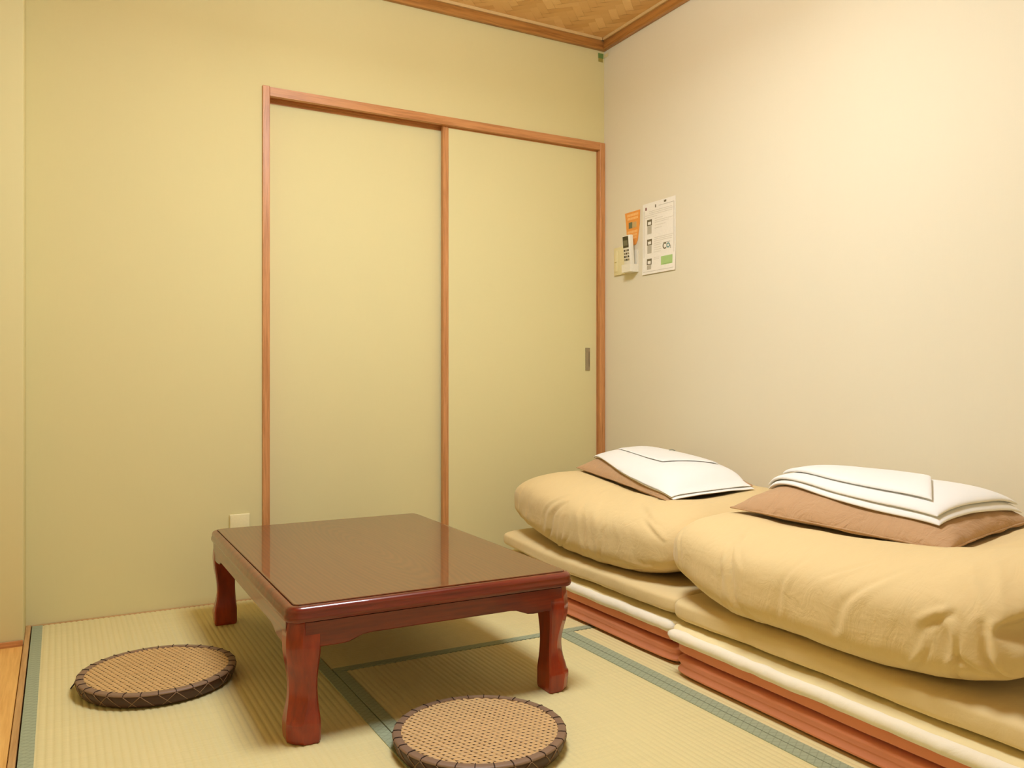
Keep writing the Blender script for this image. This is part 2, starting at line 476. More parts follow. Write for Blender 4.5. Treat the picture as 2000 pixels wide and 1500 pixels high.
def low_table():
    t = empty('low_table', (-1.356, -0.756, 0.0), math.radians(-0.4))
    tag(t, 'low glossy red-brown wooden table with curved legs on the tatami', 'table')
    HX, HY = 0.3615, 0.537
    vs, fs = ring_stack([(0.03, 0.2625), (0.008, 0.2625), (0.002, 0.265), (0.0, 0.270), (0.0005, 0.276), (0.003, 0.281), (0.0025, 0.2855), (0.004, 0.291), (0.008, 0.2952),
                         (0.013, 0.2972), (0.0175, 0.2975), (0.0185, 0.2960), (0.0185, 0.285)], HX, HY, 0.034, False, False)
    link('edge_moulding', vs, fs, LACX, t, smooth=True, auto=45)
    vs, fs = ring_stack([(0.0202, 0.284), (0.0202, 0.2982), (0.0212, 0.2996), (0.023, 0.3)], HX, HY, 0.034, True, True)
    link('top_panel', vs, fs, panel_mat(), t)
    # aprons with a shaped lower edge
    def apron(length, axis, off, sgn):
        n = 40; vs, fs = [], []
        half = length/2
        for i in range(n+1):
            s = -half+length*i/n; d = half-abs(s)
            q = min(1, max(0, (d-0.085)/0.055)); q = q*q*(3-2*q)
            zb = 0.2065+0.015*q
            for (yy, z) in ((off, 0.2622), (off, zb+0.003), (off-sgn*0.003, zb), (off-sgn*0.019, zb), (off-sgn*0.019, 0.2622)):
                vs.append((s, yy, z) if axis == 'x' else (yy, s, z))
        for i in range(n):
            for k in range(5):
                k2 = (k+1) % 5; fs.append((i*5+k, i*5+k2, (i+1)*5+k2, (i+1)*5+k))
        fs.append(tuple(range(5))); fs.append(tuple(n*5+k for k in range(5)))
        link('apron', vs, fs, LACX if axis == 'x' else LACY, t, auto=30, smooth=True)
    LACY = lacquer('red_brown_lacquer_deep', lin(84, 20, 8), lin(126, 40, 14), (40, 3, 40))
    apron(2*(HX-0.040), 'x', -HY+0.006, -1); apron(2*(HX-0.040), 'x', HY-0.006, 1)
    apron(2*(HY-0.040), 'y', -HX+0.006, -1); apron(2*(HY-0.040), 'y', HX-0.006, 1)
    # cabriole legs
    key = [(0.0, -0.003, 0.066, 0.039), (0.006, -0.0005, 0.068, 0.037), (0.03, 0.001, 0.068, 0.035), (0.044, 0.001, 0.068, 0.033), (0.048, 0.000, 0.068, 0.037), (0.060, -0.002, 0.067, 0.039), (0.08, -0.006, 0.065, 0.041),
           (0.105, -0.0085, 0.0635, 0.042), (0.13, -0.008, 0.063, 0.042), (0.155, -0.005, 0.064, 0.040), (0.18, -0.001, 0.066, 0.038),
           (0.205, 0.001, 0.068, 0.036), (0.23, 0.0005, 0.069, 0.036), (0.25, -0.002, 0.069, 0.036), (0.2622, -0.005, 0.069, 0.036)]
    def leg_mesh():
        vs, fs = [], []
        zs = [0.2622*i/66 for i in range(67)]
        def ev(z):
            n = len(key)
            for i in range(n-1):
                if z <= key[i+1][0]+1e-9:
                    k0, k1, k2, k3 = key[max(0, i-1)], key[i], key[i+1], key[min(n-1, i+2)]
                    h = k2[0]-k1[0]; q = (z-k1[0])/h; r = []
                    for j in (1, 2, 3):   # cubic Hermite through the profile points
                        m1 = (k2[j]-k0[j])/(k2[0]-k0[0])*h; m2 = (k3[j]-k1[j])/(k3[0]-k1[0])*h
                        r.append((2*q**3-3*q*q+1)*k1[j]+(q**3-2*q*q+q)*m1+(-2*q**3+3*q*q)*k2[j]+(q**3-q*q)*m2)
                    r[2] *= 0.80
                    return r
        for z in zs:
            o, inn, c = ev(z); A, B = o, -inn
            c2 = 0.004
            vs += [(p[0], p[1], z) for p in ((A, B+c2), (A, A-c), (A-c*0.5+0.0035, A-c*0.5+0.0035), (A-c, A), (B+c2, A), (B, A-c2), (B, B+c2), (B+c2, B), (A-c2, B))]
        N = 9
        for i in range(len(zs)-1):
            for k in range(N):
                k2 = (k+1) % N; fs.append((i*N+k, i*N+k2, (i+1)*N+k2, (i+1)*N+k))
        fs.append(tuple(range(N))); fs.append(tuple((len(zs)-1)*N+k for k in range(N)))
        return vs, fs
    vs, fs = leg_mesh()
    for sx in (-1, 1):
        for sy in (-1, 1):
            w = [((HX-0.006+x)*sx, (HY-0.006+y)*sy, z) for x, y, z in vs]
            link('leg', w, fs, LAC, t, smooth=True, auto=28)
low_table()

# ------------------------------------------------------------------ round rattan floor cushions
VINYL = plain('dark_brown_vinyl', lin(70, 42, 28), 0.45, 0.5)
VINYL_TOP = plain('brown_vinyl_rim', lin(138, 108, 82), 0.5, 0.5)
LACE = plain('lacing_cord', lin(150, 118, 88), 0.7)
KNOT = plain('dark_lacing_cord', lin(52, 32, 20), 0.7)
def rattan_mat():
    m = M('rattan_strand', (0.5, 0.33, 0.14, 1), 0.5, 0.4)
    n = m.noise(m.coord((40, 500, 40)), 1.0, 3); b = m.noise(m.coord((30, 30, 30)), 1.0, 2)
    c = m.mix(n, lin(186, 142, 84), lin(232, 194, 134)); m.color(m.mix(m.math('MULTIPLY', b, 0.5), c, lin(190, 150, 92)))
    m.bump(n, 0.4, 0.0006); return m.m
RATTAN = rattan_mat()
RATTAN_BASE = plain('rattan_underlay', lin(96, 62, 30), 0.7)
def cushion(name, loc, R, rz, label, loose):
    t = empty(name, loc, rz); tag(t, label, 'floor cushion', 'round rattan floor cushions')
    H = 0.034
    def lathe(nm, prof, mat, n=72):
        vs, fs = [], []
        for r, z in prof:
            for k in range(n): a = 2*PI*k/n; vs.append((r*math.cos(a), r*math.sin(a), z))
        for i in range(len(prof)-1):
            for k in range(n): k2 = (k+1) % n; fs.append((i*n+k, i*n+k2, (i+1)*n+k2, (i+1)*n+k))
        if prof[0][0] < R*0.95: fs.append(tuple(range(n)))
        return link(nm, vs, fs, mat, t, smooth=True, auto=50)
    lathe('side_band', [(0.90*R, 0.0005), (0.945*R, 0.003), (0.97*R, 0.010), (0.985*R, 0.02), (0.993*R, 0.028), (0.985*R, 0.0315)], VINYL)
    lathe('rim', [(0.975*R, 0.0312), (0.993*R, 0.0308), (1.0*R, 0.0325), (0.995*R, 0.0352), (0.98*R, 0.0364), (0.93*R, 0.0366), (0.905*R, 0.0362), (0.90*R, 0.033)], VINYL_TOP)
    ri = 0.905*R
    base = lathe('woven_backing', [(0.001, 0.0325), (ri, 0.0325)], RATTAN_BASE, 48)
    # woven strands: rows that dip under and rise over, each row offset by half a step
    vs, fs = [], []
    pitch, per = 0.0076, 0.021
    rows = int(2*ri/pitch)
    for j in range(rows):
        y = -ri+pitch*(j+0.5); half = math.sqrt(max(0, ri*ri-y*y))
        if half < 0.012: continue
        n = int(2*half/(per/6)); b0 = len(vs)
        for i in range(n+1):
            x = -half+2*half*i/n
            ph = 2*PI*x/per+(PI if j % 2 else 0)
            up = 0.5+0.5*math.cos(ph); up = up**0.4
            z = 0.0328+0.0030*up; wdt = pitch*(0.34+0.22*up)
            vs += [(x, y-wdt, z-0.0016), (x, y-wdt*0.5, z-0.0002), (x, y, z+0.0003), (x, y+wdt*0.5, z-0.0002), (x, y+wdt, z-0.0016)]
        for i in range(n):
            for k in range(4): fs.append((b0+i*5+k, b0+i*5+k+1, b0+i*5+k+6, b0+i*5+k+5))
    wv = link('woven_top', vs, fs, RATTAN, t, smooth=True); wv['kind'] = 'stuff'
    # lacing: loops over the rim and crossing cords down the side
    vs, fs = [], []; vk, fk = [], []
    n = 30
    for k in range(n):
        a = 2*PI*k/n; ca = lambda q: (math.cos(q), math.sin(q))
        c, s = ca(a)
        tube(vk, fk, [(0.90*R*c, 0.90*R*s, 0.0365), (0.94*R*c, 0.94*R*s, 0.0374), (0.985*R*c, 0.985*R*s, 0.0371), (1.003*R*c, 1.003*R*s, 0.0325)], 0.0011, 5)
        d = 2*PI/n*0.95
        for sg in ((1,) if k % 2 else (1, -1)):
            pts = []
            for q in range(6):
                f = q/5; aa = a+sg*d*f*0.8; z = 0.032-0.027*f
                rr = R*(1.0-0.05*f**1.6)+0.0006
                pts.append((rr*math.cos(aa), rr*math.sin(aa), z))
            tube(vs, fs, pts, 0.0009, 5)
    link('lacing', vs, fs, LACE, t, smooth=True)['kind'] = 'stuff'
    link('rim_stitching', vk, fk, KNOT, t, smooth=True)['kind'] = 'stuff'
    if loose:
        for a0, dx in ((loose, 0.0), (loose+0.06, 0.008)):
            p = [(R*0.99*math.cos(a0), R*0.99*math.sin(a0), 0.024), (R*1.03*math.cos(a0)+0.0, R*1.03*math.sin(a0), 0.018), (R*1.05*math.cos(a0+0.05), R*1.05*math.sin(a0+0.05), 0.009), (R*1.07*math.cos(a0+0.12), R*1.07*math.sin(a0+0.12), 0.0035)]
            vs, fs = [], []; tube(vs, fs, p, 0.0017, 6); link('cord_end', vs, fs, KNOT, t, smooth=True)
    return t
cushion('floor_cushion', (-1.917, -0.727, 0.001), 0.191, -0.62, 'round rattan cushion with brown laced rim on the tatami left of the table', 2.75+0.62)
cushion('floor_cushion', (-1.352, -1.458, 0.001), 0.1855, -0.62, 'round rattan cushion with brown laced rim in front of the table', None)

# ------------------------------------------------------------------ folded bedding
def sgp(c, e): return math.copysign(abs(c)**e, c)
def sstep(a, b, x):
    q = min(1, max(0, (x-a)/(b-a))); return q*q*(3-2*q)
def soft(name, x0, x1, y0, y1, z0, z1, mat, parent, e=0.5, m=4.0, shrink=0.25, nphi=96, nv=110, deform=None, noise_amp=0.002, noise_scale=(6, 6, 6), creases=(), seed=0.0, m1=None, wrinkle=0.0):
    """closed cushion-like solid: a rounded section in x-z swept along y with rounded ends"""
    xc, yc, zc = (x0+x1)/2, (y0+y1)/2, (z0+z1)/2; a, L, b = (x1-x0)/2, (y1-y0)/2, (z1-z0)/2
    vs, fs = [], []
    for j in range(nv+1):
        t = -1+2*j/nv; v = math.sin(t*PI/2)
        mm = m1 if (m1 and v > 0) else m
        s = max(0.0, 1-abs(v)**mm)**(1/mm); s = max(s, 0.03)
        for i in range(nphi):
            ph = 2*PI*i/nphi
            X = xc+a*sgp(math.cos(ph), e)*s**shrink; Z = zc+b*sgp(math.sin(ph), e)*s; Y = yc+L*v
            p = Vector((X, Y, Z))
            if deform: p = deform(p, ph, v)
            # fine irregularity and creases, pushed along the section's outward direction
            out = Vector((math.cos(ph), 0.6*v*abs(v)**5, math.sin(ph))).normalized()
            q = Vector((p.x*noise_scale[0]+seed, p.y*noise_scale[1], p.z*noise_scale[2]))
            d = noise_amp*(noise.noise(q)+0.5*noise.noise(q*2.3+Vector((5, 1, 2))))
            deg = math.degrees(ph)
            if wrinkle:   # gathers of the cover running up and down the front
                q2 = Vector((seed+p.y*17+1.3*math.sin(deg*0.03+p.y*5), deg*0.022, p.x*2))
                d += wrinkle*(0.5-abs(noise.noise(q2)))*sstep(-0.2, 0.5, -math.cos(ph))*(0.35+0.65*sstep(-0.3, 0.5, noise.noise(Vector((p.y*3+seed, deg*0.01, 7)))))
            for (ya, da, yb, db, depth, width) in creases:
                # crease in (y, section angle) space; angle scaled to metres
                k = 0.0022
                ax, ay, bx_, by_ = ya, da*k, yb, db*k; px_, py_ = p.y, deg*k
                ux, uy = bx_-ax, by_-ay; LL = ux*ux+uy*uy
                tt = min(1, max(0, ((px_-ax)*ux+(py_-ay)*uy)/LL))
                qx, qy = ax+ux*tt-px_, ay+uy*tt-py_
                dist = math.hypot(qx, qy)
                if dist < width*4:
                    side = (ux*(-qy)-uy*(-qx))/math.sqrt(LL)
                    fade = math.sin(PI*min(1, max(0, tt)))**0.5 if 0 < tt < 1 else 0.0
                    g = math.exp(-(side/width)**2)
                    g2 = math.exp(-((side-1.9*width)/(1.3*width))**2)
                    d += fade*depth*(-g+0.75*g2)
            vs.append(p+out*d)
    for j in range(nv):
        for i in range(nphi):
            i2 = (i+1) % nphi; fs.append((j*nphi+i, j*nphi+i2, (j+1)*nphi+i2, (j+1)*nphi+i))
    fs.append(tuple(range(nphi))); fs.append(tuple(nv*nphi+k for k in range(nphi)))
    return link(name, vs, fs, mat, parent, smooth=True)

from mathutils.bvhtree import BVHTree
def bvh_of(objs):
    vs, fs = [], []
    for o in objs:
        b = len(vs); vs += [v.co.copy() for v in o.data.vertices]; fs += [[b+i for i in p.vertices] for p in o.data.polygons]
    return BVHTree.FromPolygons(vs, fs)
NEAR9 = [(dx, dy) for dx in (-0.009, 0, 0.009) for dy in (-0.009, 0, 0.009)]
def rest_on(obj, lower, eps=0.002, spread=((0, 0),)):
    """lift the underside of a soft thing so that it lies on what is below it (meshes in world coordinates)"""
    t = bvh_of(lower)
    for v in obj.data.vertices:
        for dx, dy in spread:
            h = t.ray_cast(Vector((v.co.x+dx, v.co.y+dy, 2.0)), Vector((0, 0, -1)))[0]
            if h is not None and v.co.z < h.z+eps: v.co.z = h.z+eps
    obj.data.update()
def yield_to(obj, upper, eps=0.002, z0=0.26):
    """press the top of a soft thing down under what lies on it"""
    t = bvh_of(upper)
    for v in obj.data.vertices:
        if v.co.z < z0: continue
        for dx, dy in NEAR9:
            h = t.ray_cast(Vector((v.co.x+dx, v.co.y+dy, z0)), Vector((0, 0, 1)))[0]
            if h is not None and v.co.z > h.z-eps: v.co.z = h.z-eps
    obj.data.update()
PINK = fabric('pink_cotton', lin(236, 150, 112), 0.8, 0.12)
PAD = fabric('cream_quilting', lin(244, 224, 168), 0.9, 0.25)
PADW = fabric('white_padded_edge', lin(250, 238, 212), 0.9, 0.3)
BEIGE = fabric('beige_cotton', (0.79, 0.60, 0.295, 1), 0.82, 0.22)
PUFF = fabric('beige_duvet_cotton', (0.77, 0.575, 0.278, 1), 0.8, 0.30)
BROWN = fabric('brown_pillow_cotton', lin(194, 154, 112), 0.85, 0.8)
WHITE = fabric('white_terry', lin(246, 242, 234), 0.95, 0.10, 0.3, 0.6)

SETS = {
 'far': dict(y0=-1.283, y1=-0.27, xf=-0.672, grp='far'),
 'near': dict(y0=-2.300, y1=-1.325, xf=-0.712, grp='near'),
}
def mattress(S, lab):
    y0, y1, xf = S['y0'], S['y1'], S['xf']
    t = empty('folding_mattress', ((xf-0.02)/2, (y0+y1)/2, 0)); tag(t, lab, 'mattress', 'pink folded mattresses under the bedding')
    o = Vector(t.location)
    def rel(ob): ob.location = -o; return ob
    def df(p, ph, v):
        if p.x < xf+0.08: p.x += 0.007*math.exp(-((p.z-0.030)/0.007)**2)
        p.y += (0.006 if v < 0 else -0.006)*abs(v)**8*math.exp(-((p.z-0.030)/0.007)**2)
        return p
    rel(soft('folded_layer', xf, -0.012, y0, y1, 0.0005, 0.059, PINK, t, e=0.28, m=14, shrink=0.25, nphi=110, nv=70, deform=df, noise_amp=0.0015))
    rel(soft('upper_layer', xf+0.002, -0.012, y0+0.004, y1-0.004, 0.058, 0.098, PINK, t, e=0.3, m=14, shrink=0.25, nphi=90, nv=70, noise_amp=0.0015, seed=3))
    return [c for c in t.children]
MT_F = mattress(SETS['far'], 'pink folded mattress at the bottom of the bedding stack beside the closet')
MT_N = mattress(SETS['near'], 'pink folded mattress at the bottom of the nearer bedding stack')

def pad(mt, S, lab, x_extra, y0, y1, z0, z1, seed):
    xf = S['xf']
    t = empty('mattress_pad', (xf/2, (y0+y1)/2, z0)); tag(t, lab, 'mattress pad', 'cream mattress pads')
    o = Vector(t.location)
    def df(p, ph, v):
        # quilted scallops on the upper side, edge hanging a little
        if math.sin(ph) > 0: p.z += 0.0022*abs(math.sin(p.y*PI/0.045))*sstep(xf-0.01, xf+0.05, p.x)
        p.z -= 0.010*sstep(xf+0.05, xf-0.05, p.x)
        p.z += 0.003*noise.noise(Vector((p.y*9+seed, p.x*3, 0)))
        return p
    b = soft('quilted_pad', xf-x_extra+0.004, -0.012, y0+0.004, y1-0.004, z0, z1, PAD, t, e=0.42, m=9, nphi=100, nv=160, deform=df, noise_amp=0.0015, seed=seed); b.location = -o
    # padded white piping along the front edge
    vs, fs = [], []
    pts, rad = [], []
    n = 70
    for i in range(n+1):
        f = i/n; y = y0+0.012+(y1-y0-0.024)*f
        pts.append((xf-x_extra+0.010+0.002*noise.noise(Vector((y*14, seed, 0))), y, (z0+z1)/2-0.0105+0.003*noise.noise(Vector((y*9+seed, xf*3, 0)))))
        rad.append((0.0165+0.0015*noise.noise(Vector((y*25, 4, seed))))*(min(1, 30*f+0.45))*(min(1, 30*(1-f)+0.45)))
    tube(vs, fs, pts, rad, 14); e_ = link('padded_edge', vs, fs, PADW, t, smooth=True); e_.location = -o
    for q in (b, e_): rest_on(q, mt, 0.0015)
    return [b, e_]
PD_F = pad(MT_F, SETS['far'], 'cream quilted pad with white edge under the farther beige futon', 0.012, -1.298, -0.255, 0.098, 0.138, 1.0)
PD_N = pad(MT_N, SETS['near'], 'cream quilted pad with white edge under the nearer beige futon', 0.012, -2.315, -1.303, 0.098, 0.138, 8.0)

def futon(lower, lab, x0, y0, y1, z0, z1, seed, tilt, e=0.44):
    def df(p, ph, v):
        p.z += tilt*sstep(-0.75, -0.30, p.y)
        p.z += 0.004*noise.noise(Vector((p.y*5+seed, p.x*2, 1)))
        return p
    o = soft('folded_futon', x0, -0.012, y0, y1, z0, z1, BEIGE, None, e=e, m=13, nphi=110, nv=130, deform=df, noise_amp=0.003, noise_scale=(5, 7, 8), seed=seed,
             creases=((y1-0.08, 190, y1-0.45, 196, 0.003, 0.006), (y0+0.35, 205, y0+0.08, 195, 0.003, 0.006)))
    rest_on(o, lower, 0.0015); tag(o, lab, 'futon', 'folded beige futons'); return o
FT_F = futon(PD_F, 'flat folded beige futon under the farther puffy duvet', -0.685, -1.300, -0.295, 0.134, 0.204, 2.0, 0.018)
FT_N = futon(PD_N, 'flat folded beige futon under the nearer puffy duvet', -0.705, -2.320, -1.304, 0.132, 0.206, 6.0, 0.0)

def duvet(lower, lab, x0, y0, y1, z0, z1, seed, fn, creases, e=0.58, m=3.0, shrink=0.26, m1=None):
    o = soft('folded_duvet', x0, -0.012, y0, y1, z0, z1, PUFF, None, e=e, m=m, shrink=shrink, nphi=170, nv=210, deform=fn, noise_amp=0.006, noise_scale=(4, 5, 5), seed=seed, creases=creases, m1=m1, wrinkle=0.006)
    rest_on(o, [lower], 0.004); tag(o, lab, 'duvet', 'folded beige duvets'); return o
# pillow frames: four rim corners (front-far, front-near, back-near, back-far)
PILLOW = {
 'far': dict(c=[(-0.455, -0.470, 0.458), (-0.505, -1.055, 0.412), (-0.175, -1.075, 0.440), (-0.115, -0.500, 0.470)], T=0.062),
 'near': dict(c=[(-0.545, -1.365, 0.437), (-0.485, -1.950, 0.418), (-0.130, -1.930, 0.452), (-0.200, -1.340, 0.452)], T=0.068),
}
def bil(c, u, v):
    # u: far(-1) -> near(1); v: front(-1) -> back(1)
    A, B, Cc, D = [Vector(p) for p in c]; s, t = (u+1)/2, (v+1)/2
    return A*(1-s)*(1-t)+B*s*(1-t)+Cc*s*t+D*(1-s)*t
def inv_bil(c, x, y):
    u = v = 0.0
    for _ in range(8):
        p = bil(c, u, v); h = 1e-3
        pu = (bil(c, u+h, v)-p)/h; pv = (bil(c, u, v+h)-p)/h
        det = pu.x*pv.y-pu.y*pv.x; dx, dy = x-p.x, y-p.y
        u += (dx*pv.y-dy*pv.x)/det; v += (pu.x*dy-pu.y*dx)/det
    return u, v
def dip(key, x, y):
    """depth to which the duvet gives way under the pillow"""
    c = PILLOW[key]['c']; u, v = inv_bil(c, x, y)
    r = (abs(u)**3+abs(v)**3)**(1/3)
    return 1-sstep(0.72, 1.30, r)
def fn_far(p, ph, v):
    top = max(0.0, math.sin(ph))
    p.z -= 0.016*sstep(-0.50, -0.68, p.x)*sstep(-0.35, -0.7, p.y)
    p.z += 0.055*sstep(-0.95, -0.30, p.y)*(0.25+0.75*sstep(0.27, 0.45, p.z))
    p.z += 0.020*sstep(-1.0, -1.25, p.y)*top
    p.z += 0.030*sstep(-0.45, -0.05, p.x)*top
    if top > 0:
        d = dip('far', p.x, p.y)
        if d > 0:
            c = PILLOW['far']['c']; u, w_ = inv_bil(c, p.x, p.y)
            zt = bil(c, max(-1, min(1, u)), max(-1, min(1, w_))).z-0.024
            p.z += (min(p.z, zt)-p.z)*d
    return p
def fn_near(p, ph, v):
    top = max(0.0, math.sin(ph))
    p.z -= 0.018*sstep(-0.50, -0.70, p.x)*sstep(-1.32, -1.55, p.y)*(1-0.35*top)
    if v < -0.8: p.y += 0.045*math.exp(-((p.z-0.318-0.015*noise.noise(Vector((p.x*9, 0, 0))))/0.013)**2)*sstep(0.86, 0.98, -v)
    p.z += 0.030*sstep(-1.55, -1.30, p.y)*(0.3+0.7*top)+0.055*sstep(-1.90, -2.25, p.y)*top+0.012*sstep(-1.9, -2.2, p.y)
    p.z += 0.030*sstep(-0.45, -0.05, p.x)*top
    if top > 0:
        d = dip('near', p.x, p.y)
        if d > 0:
            c = PILLOW['near']['c']; u, w_ = inv_bil(c, p.x, p.y)
            zt = bil(c, max(-1, min(1, u)), max(-1, min(1, w_))).z-0.024
            p.z += (min(p.z, zt)-p.z)*d
    return p
DV_F = duvet(FT_F, 'puffy folded beige duvet on the farther stack beside the closet', -0.694, -1.266, -0.268, 0.200, 0.425, 1.0, fn_far,
      ((-0.62, 205, -0.74, 150, 0.008, 0.007), (-0.70, 215, -0.76, 170, 0.006, 0.005), (-0.40, 215, -0.42, 150, 0.003, 0.004), (-1.10, 140, -1.22, 172, 0.004, 0.007), (-0.66, 222, -0.80, 178, 0.004, 0.004), (-0.60, 190, -0.72, 138, 0.004, 0.004), (-0.46, 220, -0.50, 165, 0.0025, 0.004), (-0.93, 215, -0.99, 165, 0.003, 0.006), (-1.02, 222, -1.18, 205, 0.004, 0.006), (-1.02, 120, -1.18, 150, 0.004, 0.006), (-1.05, 200, -1.22, 215, 0.006, 0.008)), m1=2.15)
DV_N = duvet(FT_N, 'puffy folded beige duvet on the nearer stack', -0.742, -2.240, -1.272, 0.200, 0.425, 5.0, fn_near,
      ((-1.60, 205, -1.53, 140, 0.008, 0.007), (-1.64, 215, -1.60, 190, 0.006, 0.006), (-1.98, 130, -1.86, 190, 0.004, 0.008), (-1.56, 215, -1.52, 165, 0.004, 0.004), (-1.61, 170, -1.50, 118, 0.004, 0.005), (-1.76, 140, -1.70, 200, 0.0025, 0.006), (-1.90, 125, -1.82, 160, 0.003, 0.005), (-2.02, 215, -2.08, 180, 0.005, 0.005), (-2.10, 220, -2.13, 175, 0.006, 0.005), (-1.38, 200, -1.34, 150, 0.003, 0.005), (-2.08, 170, -2.17, 205, 0.008, 0.008), (-2.16, 165, -2.19, 215, 0.010, 0.008), (-2.05, 180, -2.12, 165, 0.006, 0.006)))

def pil_h(u, v): return (1-abs(u)**4.5)**0.55*(1-abs(v)**2.6)**0.58
def pillow_top(key, x, y):
    P = PILLOW[key]; u, v = inv_bil(P['c'], x, y)
    uc, vc = max(-0.995, min(0.995, u)), max(-0.995, min(0.995, v))
    z = bil(P['c'], uc, vc).z+P['T']*pil_h(uc, vc)
    return z-0.05*max(0, abs(u)-0.995)-0.05*max(0, abs(v)-0.995)
def pillow(under, key, lab):
    P = PILLOW[key]; nu, nv = 80, 56; vs, fs = [], []; idx = {}
    for side in (1, -1):
        for i in range(nu+1):
            for j in range(nv+1):
                u, v = math.sin(PI/2*(-1+2*i/nu)), math.sin(PI/2*(-1+2*j/nv))
                rim = i in (0, nu) or j in (0, nv)
                if side == -1 and rim: idx[(side, i, j)] = idx[(1, i, j)]; continue
                # slightly hollow sides, pointed corners
                uu = u*(1-0.030*(1-v*v)); vv = v*(1-0.045*(1-u*u))
                p = bil(P['c'], uu, vv)
                h = pil_h(u, v)
                wr = noise.noise(Vector((p.x*26, p.y*9, side*3.0)))*0.006+noise.noise(Vector((p.x*50, p.y*40, side)))*0.0012
                edge = (1-h)
                p.z += side*(P['T'] if side > 0 else 0.024)*h+wr*(0.4+0.6*edge)*(0 if rim else 1)
                # gathers running in from the short seams
                if side > 0: p.z += 0.004*math.sin(v*16+3*noise.noise(Vector((u*3, v*4, 0))))*(abs(u)**6)*h
                idx[(side, i, j)] = len(vs); vs.append(p)
    for side in (1, -1):
        for i in range(nu):
            for j in range(nv):
                fs.append((idx[(side, i, j)], idx[(side, i+1, j)], idx[(side, i+1, j+1)], idx[(side, i, j+1)]))
    t = empty('pillow', tuple(bil(P['c'], 0, 0))); tag(t, lab, 'pillow', 'brown pillows')
    o = Vector(t.location)
    b = link('pillowcase', vs, fs, BROWN, t, smooth=True); b.location = -o
    # piped seam around the rim
    pts = []
    for i in range(0, 41): u = -1+2*i/40; pts.append(bil(P['c'], u*(1-0.0), -1*(1-0.045*(1-u*u))))
    for i in range(1, 31): v = -1+2*i/30; pts.append(bil(P['c'], 1*(1-0.030*(1-v*v)), v))
    for i in range(1, 41): u = 1-2*i/40; pts.append(bil(P['c'], u, 1*(1-0.045*(1-u*u))))
    for i in range(1, 30): v = 1-2*i/30; pts.append(bil(P['c'], -1*(1-0.030*(1-v*v)), v))
    sv, sf = [], []; tube(sv, sf, pts, 0.0022, 6, closed=True)
    s = link('seam', sv, sf, BROWN, t, smooth=True); s.location = -o
    yield_to(under, [b, s], 0.0045)
    return [b, s]
PL_F = pillow(DV_F, 'far', 'brown pillow on the farther duvet under white towels')
PL_N = pillow(DV_N, 'near', 'brown pillow on the nearer duvet under white folded linen')

LOWER = {'far': [DV_F]+PL_F, 'near': [DV_N]+PL_N}
def slab(name, key, c4, off, th, parent, mat, amp=0.0015, seed=0.0, r=0.5, hang=0.0):   # hang: how far the front edge bellies forward over the pillow
    """soft cloth slab draped on the pillow; c4: front-far, front-near, back-near, back-far (x, y)"""
    c = [(x, y, 0) for x, y in c4]; nu, nv = 60, 40; vs, fs, idx = [], [], {}
    for side in (1, -1):
        for i in range(nu+1):
            for j in range(nv+1):
                u, v = math.sin(PI/2*(-1+2*i/nu)), math.sin(PI/2*(-1+2*j/nv))
                u = 0.5*u+0.5*(-1+2*i/nu) if False else u
                rim = i in (0, nu) or j in (0, nv)
                if side == -1 and rim: idx[(side, i, j)] = idx[(1, i, j)]; continue
                p = bil(c, u, v); p.x -= hang*(1-u*u)*(1-v)/2
                z = 0.0
                for dx, dy in ((0, 0), (0.015, 0), (-0.015, 0), (0, 0.02), (0, -0.02)): z += pillow_top(key, p.x+dx, p.y+dy)/5
                h = ((1-abs(u)**40)**r)*((1-abs(v)**26)**r)
                d = amp*noise.noise(Vector((p.x*14+seed, p.y*9, seed)))
                p.z = z+off+th/2+side*th/2*h+d
                idx[(side, i, j)] = len(vs); vs.append(p)
    for side in (1, -1):
        for i in range(nu):
            for j in range(nv):
                fs.append((idx[(side, i, j)], idx[(side, i+1, j)], idx[(side, i+1, j+1)], idx[(side, i, j+1)]))
    b = link(name, vs, fs, mat, parent, smooth=True); b.location = -Vector(parent.location)
    for lo in LOWER[key]: rest_on(b, [lo], 0.0014, NEAR9 if off > 0.017 else ((0, 0), (0.005, 0.005), (-0.005, -0.005), (0.005, -0.005), (-0.005, 0.005)))
    LOWER[key].append(b); return b
def linen(name, key, lab, cat, layers, grp):
    c4 = layers[0][0]; cx = sum(p[0] for p in c4)/4; cy = sum(p[1] for p in c4)/4
    t = empty(name, (cx, cy, pillow_top(key, cx, cy)+layers[0][1])); tag(t, lab, cat, grp)
    for k, (c, off, th, hang) in enumerate(layers): slab('fold', key, c, off, th, t, WHITE, 0.0018, k*3.1+cx*10, 0.5, hang)
    return t
G = 'white linen on the pillows'
linen('bath_towel', 'far', 'larger white folded towel lying on the farther pillow', 'towel',
      [([(-0.395, -0.500), (-0.500, -1.075), (-0.215, -1.125), (-0.105, -0.520)], 0.003, 0.007, 0.022),
       ([(-0.400, -0.495), (-0.503, -1.068), (-0.220, -1.115), (-0.100, -0.515)], 0.010, 0.007, 0.020)], G)
ht = linen('hand_towel', 'far', 'smaller white cloth on top of the farther towel, with a small grey loop', 'towel',
      [([(-0.335, -0.560), (-0.385, -0.880), (-0.235, -0.985), (-0.105, -0.560)], 0.0180, 0.005, 0.012)], G)
linen('folded_sheet', 'near', 'white folded sheet draped over the nearer brown pillow', 'bed linen',
      [([(-0.412, -1.372), (-0.448, -1.905), (-0.150, -1.915), (-0.130, -1.360)], 0.002, 0.013, 0.036),
       ([(-0.407, -1.366), (-0.444, -1.898), (-0.150, -1.905), (-0.130, -1.355)], 0.016, 0.013, 0.034)], G)
